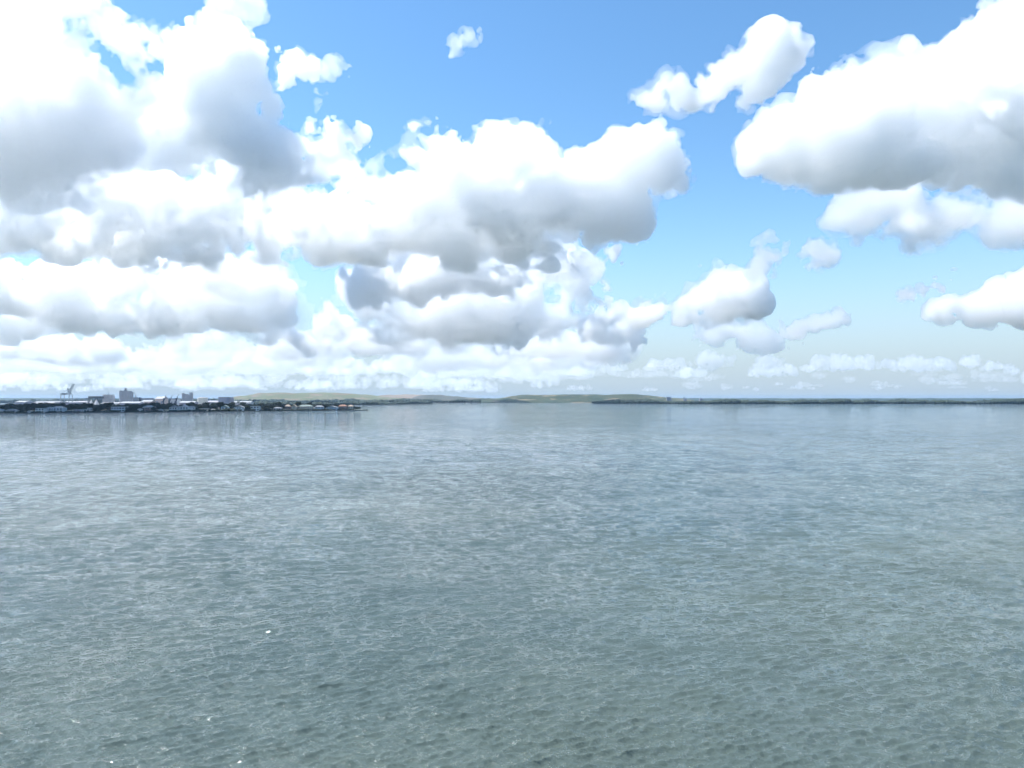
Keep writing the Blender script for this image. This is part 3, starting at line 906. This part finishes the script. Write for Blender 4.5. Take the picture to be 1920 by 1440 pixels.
for px, py, zb, lab in ((1167.5, 731.8, 740.3, 'thin tall mast on top of the green hill'), (1224, 739.2, 744.0, 'short mast on the right shoulder of the green hill')):
    D = 5700; b0 = at_dist(px, zb, D)
    o = empty('radio_mast', (b0[0], D, b0[2] - 3)); hh = at_dist(px, py, D)[2] - b0[2] + 3
    m_ = MB()
    for a in range(3):
        q = 2 * PI * a / 3; m_.bar((1.5 * math.cos(q), 1.5 * math.sin(q), 0), (.3 * math.cos(q), .3 * math.sin(q), hh), .35)
    for i in range(8): m_.bar((1.4 * (1 - i / 9), 0, hh * i / 8), (-.9 * (1 - i / 9), .5, hh * (i + .8) / 8), .22)
    m_.build('lattice', M['steel_grey'], o); MB().bar((0, 0, hh), (0, 0, hh + 3), .2).build('antenna', M['steel_grey'], o)
    tag(o, lab, 'mast', 'masts on the green hill')


# ------------------------------------------------------------------ on the water
def motor_boat(label, px, py, ln, rz):
    p = on_water(px, py)
    o = empty('motor_boat', (p[0], p[1], 0), rz)
    w_ = ln * .3; vs = []; fs = []
    st_ = [(-.5, .9, 1.0), (-.2, 1.0, 1.0), (.15, .9, 1.05), (.36, .55, 1.15), (.5, .06, 1.3)]
    for x, b, z in st_:
        vs += [(x * ln, -b * w_ / 2, z * ln * .12), (x * ln, -b * w_ * .3, -.3), (x * ln, b * w_ * .3, -.3), (x * ln, b * w_ / 2, z * ln * .12)]
    for j in range(4):
        for i in range(3): fs.append((j * 4 + i, (j + 1) * 4 + i, (j + 1) * 4 + i + 1, j * 4 + i + 1))
        fs.append((j * 4 + 3, (j + 1) * 4 + 3, (j + 1) * 4, j * 4))
    fs += [(0, 1, 2, 3), (19, 18, 17, 16)]
    MB().add(vs, fs).build('hull', M['steel_dark'], o)
    c = MB().box((-.02 * ln, 0, ln * .12 + ln * .1), (ln * .34, w_ * .7, ln * .19)).build('cabin', M['steel_dark'], o)
    MB().box((.155 * ln, 0, ln * .25), (.03, w_ * .6, ln * .07)).build('windscreen', M['glass'], c)
    MB().box((-.02 * ln, 0, ln * .33), (ln * .4, w_ * .8, ln * .025)).build('roof', M['steel_dark'], o)
    MB().bar((-.1 * ln, 0, ln * .345), (-.1 * ln, 0, ln * .55), .12).build('mast', M['steel_dark'], o)
    tag(o, label, 'boat', 'small boats on the far water')


motor_boat('small dark boat on the far water below the grey hill', 884.5, 757.4, 9, .5)
motor_boat('small dark boat just off the far shore, left of the green hill', 946.5, 760.2, 9, 2.4)
motor_boat('small pale boat close under the right hand mangrove shore', 1330, 758.6, 9, .1)


def buoy(label, px, py, r, h, mat):
    p = on_water(px, py)
    o = empty('buoy', (p[0], p[1], 0), 0)
    MB().cyl((0, 0, -.2), r, .2 + h * .35, 14, r * .9).build('float', M[mat], o)
    MB().bar((0, 0, h * .35 + .002), (0, 0, h), r * .9, r * .4, 10).build('topmark', M[mat], o)
    tag(o, label, 'buoy', 'buoys on the open water')


buoy('dark buoy on open water right of the centre', 1102.5, 821.5, .42, 1.1, 'buoy')
buoy('tiny dark float on the nearer water left of the buoy', 848.5, 995.5, .16, .32, 'buoy')

# ------------------------------------------------------------------ haze
def haze_box():
    V = np.array([(x, y, z) for z in (-4, 128) for x, y in ((-27000, -25500), (27000, -25500), (27000, 27000), (-27000, 27000))], float)
    Q = np.array([(0, 3, 2, 1), (4, 5, 6, 7), (0, 1, 5, 4), (1, 2, 6, 5), (2, 3, 7, 6), (3, 0, 4, 7)])
    m = bpy.data.materials.new('haze'); m.use_nodes = True; nt = m.node_tree; nt.nodes.clear()
    o = nt.nodes.new('ShaderNodeOutputMaterial'); v = nt.nodes.new('ShaderNodeVolumePrincipled')
    v.inputs['Color'].default_value = (.50, .72, 1.0, 1); v.inputs['Density'].default_value = HAZE; v.inputs['Anisotropy'].default_value = .3
    nt.links.new(v.outputs[0], o.inputs['Volume'])
    m.cycles.homogeneous_volume = True; m.cycles.volume_sampling = 'DISTANCE'
    tag(link('haze', mesh_np('haze', V, Q), m), kind='stuff')


HAZE = 2.6e-5
haze_box()
# ------------------------------------------------------------------ clouds
OCT = ((100, 10, 0), (52, 13, 0), (27, 10.5, 1), (14, 7.5, 0), (7.6, 5.5, 0), (4.6, 3.5, 0))   # wavelength, height (photo pixels), billowy or not
def lattice_noise(rng, shape, cell):
    """smooth random field: a random lattice carried onto the grid with cubic weights, axis by axis"""
    mats = []; ns = []
    for n in shape:
        m = int(n / cell) + 6; ns.append(m)
        t = np.arange(n) / cell + rng.random(); i = np.floor(t).astype(int); f = t - i
        W = np.zeros((n, m), np.float32); r = np.arange(n)
        for k, wk in enumerate([(1 - f) ** 3 / 6, (3 * f ** 3 - 6 * f ** 2 + 4) / 6, (-3 * f ** 3 + 3 * f ** 2 + 3 * f + 1) / 6, f ** 3 / 6]):
            W[r, np.minimum(i + k, m - 1)] += wk
        mats.append(W)
    A = rng.standard_normal(ns).astype(np.float32)
    A = np.tensordot(mats[0], A, (1, 0))
    A = np.tensordot(A, mats[1], (1, 1)).transpose(0, 2, 1)
    A = np.tensordot(A, mats[2], (2, 1))
    return A * 2.6


def surface_nets(f, iso, org, h):
    s = f > iso
    nx, ny, nz = f.shape
    c = np.zeros((nx - 1, ny - 1, nz - 1), np.uint8)
    cor = [(a, b, d) for a in (0, 1) for b in (0, 1) for d in (0, 1)]
    for a, b, d in cor:
        c += s[a:nx - 1 + a, b:ny - 1 + b, d:nz - 1 + d]
    act = (c > 0) & (c < 8)
    ii, jj, kk = np.nonzero(act)
    idx = -np.ones(act.shape, np.int32); idx[ii, jj, kk] = np.arange(len(ii))
    pos = np.zeros((len(ii), 3), np.float32); cnt = np.zeros(len(ii), np.float32)
    vals = {q: f[ii + q[0], jj + q[1], kk + q[2]] - iso for q in cor}
    for q in cor:
        for ax in range(3):
            if q[ax] == 0:
                r = list(q); r[ax] = 1
                v0, v1 = vals[q], vals[tuple(r)]
                x = (v0 > 0) != (v1 > 0)
                t = np.where(x, v0 / np.where(x, v0 - v1, 1), 0)
                p = np.tile(np.array(q, np.float32), (len(ii), 1)); p[:, ax] += t
                pos += p * x[:, None]; cnt += x
    pos /= np.maximum(cnt, 1)[:, None]
    V = (np.stack([ii, jj, kk], 1) + pos) * h + org
    quads = []
    for ax in range(3):
        o1, o2 = [(1, 2), (2, 0), (0, 1)][ax]
        sl0 = [slice(1, -1)] * 3; sl0[ax] = slice(0, -1)
        sl1 = list(sl0); sl1[ax] = slice(1, None)
        s0, s1 = s[tuple(sl0)], s[tuple(sl1)]
        for flip in (0, 1):
            e = np.stack(np.nonzero((~s0 & s1) if flip else (s0 & ~s1)), 1)
            e[:, o1] += 1; e[:, o2] += 1

            def cell(d1, d2):
                g = e.copy(); g[:, o1] += d1; g[:, o2] += d2
                return idx[g[:, 0], g[:, 1], g[:, 2]]
            q = [cell(-1, -1), cell(0, -1), cell(0, 0), cell(-1, 0)]
            quads.append(np.stack(q[::-1] if flip else q, 1))
    return V, np.concatenate(quads)


def cloud_field(sph, s, h, seed, amp=1.0, base=None, shrink=0.0):
    """signed field (metres, positive inside) of puffs roughened by billows and wisps; s = metres per photo pixel"""
    rng = np.random.default_rng(seed)
    C = np.array([c for c, _ in sph]); Rr = np.array([r for _, r in sph])
    pad = 30 * s
    lo = (C - Rr[:, None]).min(0) - pad; hi = (C + Rr[:, None]).max(0) + pad
    if base is not None:
        lo[2] = max(lo[2], base - 30 * s)
    shape = np.ceil((hi - lo) / h).astype(int) + 2
    f = np.full(shape, -60 * s, np.float32)
    k = 8 * s
    for c, r in sph:
        m = r + 46 * s
        a = np.maximum(((c - m - lo) / h).astype(int), 0); b = np.minimum(((c + m - lo) / h).astype(int) + 2, shape)
        if (b <= a).any(): continue
        gx = (np.arange(a[0], b[0]) * h + lo[0] - c[0])[:, None, None]
        gy = (np.arange(a[1], b[1]) * h + lo[1] - c[1])[None, :, None]
        gz = (np.arange(a[2], b[2]) * h + lo[2] - c[2])[None, None, :]
        d = (r - np.sqrt(gx * gx + gy * gy + gz * gz)).astype(np.float32)
        v = f[a[0]:b[0], a[1]:b[1], a[2]:b[2]]
        q = np.maximum(k - np.abs(v - d), 0) / k
        np.maximum(v, d, out=v); v += q * q * k * .25
    vp = h / s
    f -= shrink * s
    near = np.clip((f / s + 40 * amp) / (18 * amp), 0, 1)      # nothing condenses far from a puff
    coarse = np.zeros(shape, np.float32)
    mod = lattice_noise(rng, shape, 90 / vp)            # where the cloud is ragged, where it is firm
    mod = np.clip(1.0 + mod * .55, .35, 1.9)
    fine = np.zeros(shape, np.float32)
    for lam, a, bil in OCT:
        if lam < 1.5 * vp: continue
        Ln = lattice_noise(rng, shape, lam / vp)
        if bil: Ln = np.abs(Ln) * 1.5 - .75
        if lam < 60: fine += Ln * (a * s * amp)
        else: coarse += Ln * (a * s * amp)
    f += (fine * mod + coarse) * near - (1 - near) * 20 * s
    if base is not None:
        z = np.arange(shape[2]) * h + lo[2]
        f -= np.maximum(0, (base - z) * 1.1)[None, None, :].astype(np.float32)
    for ax in range(3):
        e = [slice(None)] * 3
        e[ax] = 0; f[tuple(e)] = -1e3
        e[ax] = -1; f[tuple(e)] = -1e3
    return f, lo


def puffs(blobs, D, seed, depth=.6, n1=9, n2=4):
    """each surveyed puff gets a depth of its own and grows smaller puffs on its outside"""
    rng = np.random.default_rng(seed); s = D / F; sph = []
    for (px, py, r) in blobs:
        Rr = r * s
        c = at_dist(px, py, D)
        dy = rng.uniform(-1, 1) * Rr * depth
        c = np.array([0, 0, EYE]) + (c - np.array([0, 0, EYE])) * (1 + dy / D)
        sph.append((c, Rr))
        for k in range(n1):
            d = rng.standard_normal(3)
            if rng.random() < .7: d[2] = abs(d[2]) * .9
            d /= np.linalg.norm(d)
            r1 = Rr * rng.uniform(.26, .5); c1 = c + d * (Rr - r1 * .4)
            sph.append((c1, r1))
            for j in range(n2 if r1 > 7 * s else 0):
                e = rng.standard_normal(3) + d * 1.3; e /= np.linalg.norm(e)
                r2 = r1 * rng.uniform(.28, .5); sph.append((c1 + e * (r1 - r2 * .3), r2))
    return sph


VM = {}
def vmat(kind, mfp, g):
    key = (kind, mfp, g)
    if key not in VM: VM[key] = vol_mat('cloud_' + kind, mfp, g)
    return VM[key]


def cloud(label, blobs, D, seed, base=None, mfp=52, amp=1.0, vox=2.3, group=None, depth=.95, n1=9, veil=0, shrink=2.0, g=.73):
    """mfp: how far light goes between two droplets, in metres, at 5.2 km (grows with the distance so that edges look alike)"""
    s = D / F; h = vox * s
    zb = at_dist(960, base, D)[2] if base is not None else None
    f, lo = cloud_field(puffs(blobs, D, seed, depth, n1), s, h, seed + 1000, amp, zb, shrink)
    V, Q = surface_nets(f, 0, lo, h)
    org = np.array([(V[:, 0].min() + V[:, 0].max()) / 2, (V[:, 1].min() + V[:, 1].max()) / 2, V[:, 2].min()])
    o = link('cloud', mesh_np('cloud', V - org, Q), vmat('body', round(mfp * D / 5200, 1), g))
    o.location = org
    tag(o, label, 'cloud', group)
    if veil:                                   # torn, nearly clear fringe round the body
        rng = np.random.default_rng(seed + 5000)
        for lam, a in ((40, 13), (17, 10), (8, 6)):
            f += lattice_noise(rng, f.shape, lam / vox) * (a * s * amp)
        for ax in range(3):
            e = [slice(None)] * 3
            e[ax] = 0; f[tuple(e)] = -1e3
            e[ax] = -1; f[tuple(e)] = -1e3
        V, Q = surface_nets(f, -2 * s, lo, h)
        link('veil', mesh_np('veil', V - org, Q), vmat('veil', round(veil * D / 5200), g), o)
    return o


G = 'cumulus clouds over the bay'
cloud('broad central bank of white cumulus with a flat grey underside, peaked at its right end',
      [(1225,275,30),(1205,315,46),(1250,325,34),(1160,320,48),(1265,345,22),(1120,345,45),(1085,330,40),(1060,360,55),(1000,300,48),
       (960,300,45),(915,290,38),(875,310,45),(835,290,42),(800,310,45),(775,290,26),(765,345,45),(725,350,35),(690,350,32),(664,350,34),
       (640,385,36),(900,370,75),(980,380,75),(820,390,75),(1060,410,60),(1130,400,50),(1180,400,35),(740,420,60),(660,430,55),(580,430,50),
       (600,390,32),(540,400,40),(500,440,50),(420,430,45),(350,440,42),(860,450,50),(960,450,50),(1030,455,40),(700,470,32),(600,470,32),
       (500,480,28),(400,470,30),(300,465,35),(200,455,38),(120,440,40),(60,420,40),(250,440,40),(100,385,56),(200,395,56),(300,395,56),(400,390,52),(480,400,46),(560,390,42),(30,380,50),(-40,420,50)], 5200, 11, base=497, veil=210, group=G, amp=.9)
cloud('small white puff tucked under the right end of the central cloud bank',
      [(1160,462,24),(1192,460,15),(1130,475,18),(1175,445,14),(1100,480,16)], 6200, 12, mfp=45, group=G)
cloud('tall heaped cloud in the upper left with a brilliant white rounded head',
      [(400,110,58),(350,100,38),(440,130,50),(480,115,26),(400,160,50),(470,170,36),(540,150,26),(560,140,20),(520,210,42),(580,230,36),
       (620,250,36),(655,245,20),(665,255,14),(600,280,36),(540,280,44),(470,270,52),(450,220,46),(400,250,52),(350,300,52),(300,350,52),
       (420,330,52),(480,340,42),(380,400,44),(250,380,52),(180,380,52),(330,220,50),(280,280,52),(200,320,52),(120,380,52),(60,380,52),(20,400,50),(90,300,60),(200,420,56),(300,430,56),(450,400,52),(560,320,34),(500,350,46),(420,230,60),(300,400,60)],
      9500, 13, base=470, mfp=42, veil=170, group=G)
cloud('soft ragged cloud filling the upper left corner of the sky, nearest to the camera',
      [(20,80,66),(80,40,42),(60,120,74),(120,110,56),(0,200,86),(100,200,84),(170,210,56),(40,300,76),(130,290,70),(200,260,44),(-80,100,100),
       (-100,250,120),(-220,160,120),(160,60,32),(200,75,28),(250,85,24),(290,80,18),(120,15,32),(150,10,24),(250,190,26),(290,160,20),(-330,230,120)],
      1560, 14, mfp=130, veil=600, amp=1.15, group=G)
cloud('massive bright cumulus climbing out of the right edge with a grey belly',
      [(1890,60,66),(1930,20,58),(1850,110,56),(1840,80,28),(1800,150,52),(1960,120,86),(1900,180,86),(1760,160,52),(1700,150,46),(1650,155,44),
       (1600,180,46),(1560,190,42),(1530,220,40),(1490,235,38),(1455,250,32),(1440,280,30),(1425,300,22),(1480,290,38),(1540,270,56),(1620,250,70),
       (1710,240,76),(1800,240,76),(1880,270,70),(1950,270,76),(1560,310,34),(1680,310,46),(1760,320,42),(1850,330,38),(1930,330,42),(1690,112,13),
       (1758,112,11)], 3300, 15, base=356, veil=170, group=G)
cloud('thin white rags of cloud hanging below the right cumulus belly',
      [(1580,400,28),(1600,375,32),(1625,410,25),(1650,380,28),(1700,390,38),(1720,430,34),(1735,445,24),(1760,400,32),(1880,390,42),(1910,410,40),
       (1940,390,46),(1860,360,32)], 4000, 16, mfp=95, veil=300, amp=.8, shrink=0, group=G)
cloud('lone white dog-leg cloud in the blue right of the centre',
      [(1205,190,22),(1230,190,24),(1262,165,26),(1300,175,22),(1340,160,24),(1380,135,30),(1420,105,34),(1450,85,33),(1480,100,31),(1500,105,18),
       (1455,140,33),(1420,160,26),(1400,190,14),(1330,182,18),(1270,188,22),(1450,62,14)], 2500, 17, mfp=52, veil=210, group=G, amp=.55, shrink=2)
cloud('small round white cloud alone in the blue below the lone dog-leg cloud',
      [(1515,465,18),(1535,470,23),(1560,478,14),(1535,490,14),(1505,478,10)], 5200, 18, mfp=70, amp=.6, shrink=1, veil=250, group=G)
cloud('faint wisp of cloud left of the small round white cloud',
      [(1440,458,7),(1436,474,7),(1441,490,7),(1455,482,6),(1470,477,5),(1428,500,6)], 5200, 19, mfp=80, amp=.9, shrink=-4, vox=2.0, group=G)
cloud('white two-humped cumulus between the central bank and the blue gap',
      [(1350,540,26),(1320,565,28),(1380,550,30),(1395,570,26),(1345,585,30),(1300,580,24),(1270,585,24),(1230,590,24),(1215,590,16),(1405,540,12)],
      8000, 20, base=612, mfp=35, amp=.75, shrink=-3, veil=210, vox=2.4, group=G)
cloud('flat bottomed pale cloud just under the two-humped cumulus',
      [(1340,635,20),(1370,625,22),(1400,630,24),(1425,640,14),(1450,652,12),(1480,656,10)], 12500, 21, base=656, mfp=55, amp=.75, vox=2.4, group=G)
cloud('narrow white cloud bar low over the right half of the water',
      [(1495,610,14),(1520,608,16),(1550,600,16),(1580,600,14),(1500,620,10),(1475,612,8)], 11000, 22, base=626, mfp=42, vox=2.2, amp=.6, shrink=1, group=G)
cloud('little torn cloud near the right edge above a bigger white cloud',
      [(1712,556,8),(1730,551,10),(1750,546,11),(1770,540,10),(1786,533,6),(1762,552,8)], 7500, 23, mfp=45, vox=2.0, amp=.7, shrink=-5, group=G)
cloud('white cumulus cut off by the right edge low in the sky',
      [(1915,545,34),(1930,560,48),(1890,575,28),(1860,575,22),(1835,575,16),(1910,590,28),(1760,585,11),(1778,577,10)], 8500, 24, base=614, mfp=30, amp=.75, vox=2.4, group=G)
cloud('tiny streak of cloud high in the blue left of the centre',
      [(875,75,11),(860,90,13),(850,105,11),(855,125,7),(885,68,7)], 2300, 25, mfp=110, amp=.5, shrink=-1, vox=2.0, group=G)
cloud('tiny puff of cloud in the blue right of the tall heaped cloud',
      [(630,125,13),(640,135,12),(620,140,9),(605,178,7)], 2400, 26, mfp=130, amp=.45, shrink=3, vox=2.0, group=G)
cloud('faint shred of cloud at the top of the sky above the tall heaped cloud',
      [(440,5,16),(420,20,12),(470,2,16),(400,35,9),(455,-12,18)], 2200, 27, mfp=165, amp=1.2, vox=2.2, group=G)
cloud('long grey shelf of cloud under the middle of the central bank',
      [(690,520,20),(730,525,24),(780,525,26),(830,520,28),(880,515,30),(930,505,28),(900,490,28),(960,500,26),(1010,490,28),(1050,480,26),(700,540,20),(760,500,26),(850,495,30)], 8600, 28, base=552, mfp=45, shrink=-3, veil=170, group=G)
cloud('wide layered cloud low in the centre with one bright white bump at its upper right',
      [(1050,520,28),(1085,510,18),(1010,540,20),(1060,555,33),(1000,570,33),(1090,570,28),(940,560,38),(880,580,38),(800,570,38),(730,580,34),
       (690,590,34),(650,610,30),(760,610,38),(860,610,38),(960,605,40),(910,600,40),(810,600,40),(710,610,34),(840,545,34),(760,545,30),(900,545,34),(980,530,30),(1030,600,38),(1080,605,28),(690,560,30)], 11500, 29, base=640, mfp=50, shrink=-4, veil=210, vox=2.6, group=G)
cloud('compact white mound of cloud right of the wide layered cloud',
      [(1130,590,18),(1145,600,22),(1120,620,22),(1165,625,20),(1185,632,14)], 10500, 30, base=641, mfp=40, amp=.75, vox=2.4, group=G)
cloud('wide greyish cloud low on the left under the flat base of the central bank',
      [(150,540,38),(190,520,24),(230,540,38),(270,520,24),(300,560,38),(350,540,38),(400,560,42),(450,540,33),(480,530,28),(520,540,26),(545,530,16),
       (480,590,42),(420,595,38),(220,580,44),(120,570,42),(60,580,42),(300,590,44),(360,590,42),(170,575,40),(530,575,30),(10,590,44),(250,520,36),(350,515,36),(420,525,36)], 12000, 31, base=618, mfp=50, shrink=-3, veil=210, vox=2.6, group=G)
cloud('bright cloud tower cut off by the left edge under the central bank',
      [(20,500,28),(50,510,22),(10,530,34),(40,550,23),(70,520,12),(-20,520,38)], 11000, 32, base=580, mfp=35, vox=2.4, group=G)
cloud('small bright cloud tower standing low between the two wide greyish clouds',
      [(530,600,15),(545,600,13),(515,620,17),(540,625,20),(560,640,18),(580,655,16)], 12500, 33, base=668, mfp=35, amp=.75, vox=2.2, group=G)



def far_clouds():
    """the cumulus field that runs on to the horizon: bases at one height, more of it on the left"""
    rng = np.random.default_rng(77)
    protos = []
    for k in range(6):
        sph = []
        n = 4 + k
        for i in range(n):
            t = (i - (n - 1) / 2)
            r = rng.uniform(200, 380) * (1 - .9 * abs(t) / n)
            c0 = np.array([t * 330 + rng.uniform(-90, 90), rng.uniform(-250, 250), r * rng.uniform(.2, .8)])
            sph.append((c0, r))
            for j in range(10):
                d = rng.standard_normal(3); d[2] = abs(d[2]); d /= np.linalg.norm(d)
                r1 = r * rng.uniform(.22, .45); sph.append((c0 + d * (r - r1 * .4), r1))
        f, lo = cloud_field(sph, 10.0, 30.0, 300 + k, .7, 0.0, 4.0)
        V, Q = surface_nets(f, -40, lo, 30.0)
        protos.append(mesh_np('cloud', V, Q))
    near = [p.copy() for p in protos]
    for p in protos: p.materials.append(vmat('far', 1300, .4))
    for p in near: p.materials.append(vmat('middle', 330, .5))
    n = 0
    while n < 250:
        D = 12500 * math.exp(rng.uniform(0, 1) ** .8 * 1.85)
        px = rng.uniform(-80, 2000)
        if px > 1100 and (D < 19000 and rng.random() < .9 or rng.random() < .25): continue
        p = at_dist(px, 748, D)
        o = link('cloud', (near if D < 27000 else protos)[rng.integers(6)])
        o.location = (p[0], D, 1000 + rng.uniform(-90, 90))
        sc = rng.uniform(.7, 1.3) * (.62 if px > 1100 else 1.0)
        o.scale = (sc * rng.uniform(.55, 1.2), sc * .8, sc * rng.uniform(.7, 1.3)); o.rotation_euler.z = rng.uniform(-.4, .4) + (PI if rng.random() < .5 else 0)
        tag(o, 'small far cumulus in the hazy band of cloud just above the horizon', 'cloud', 'far cumulus clouds above the horizon')
        n += 1


far_clouds()
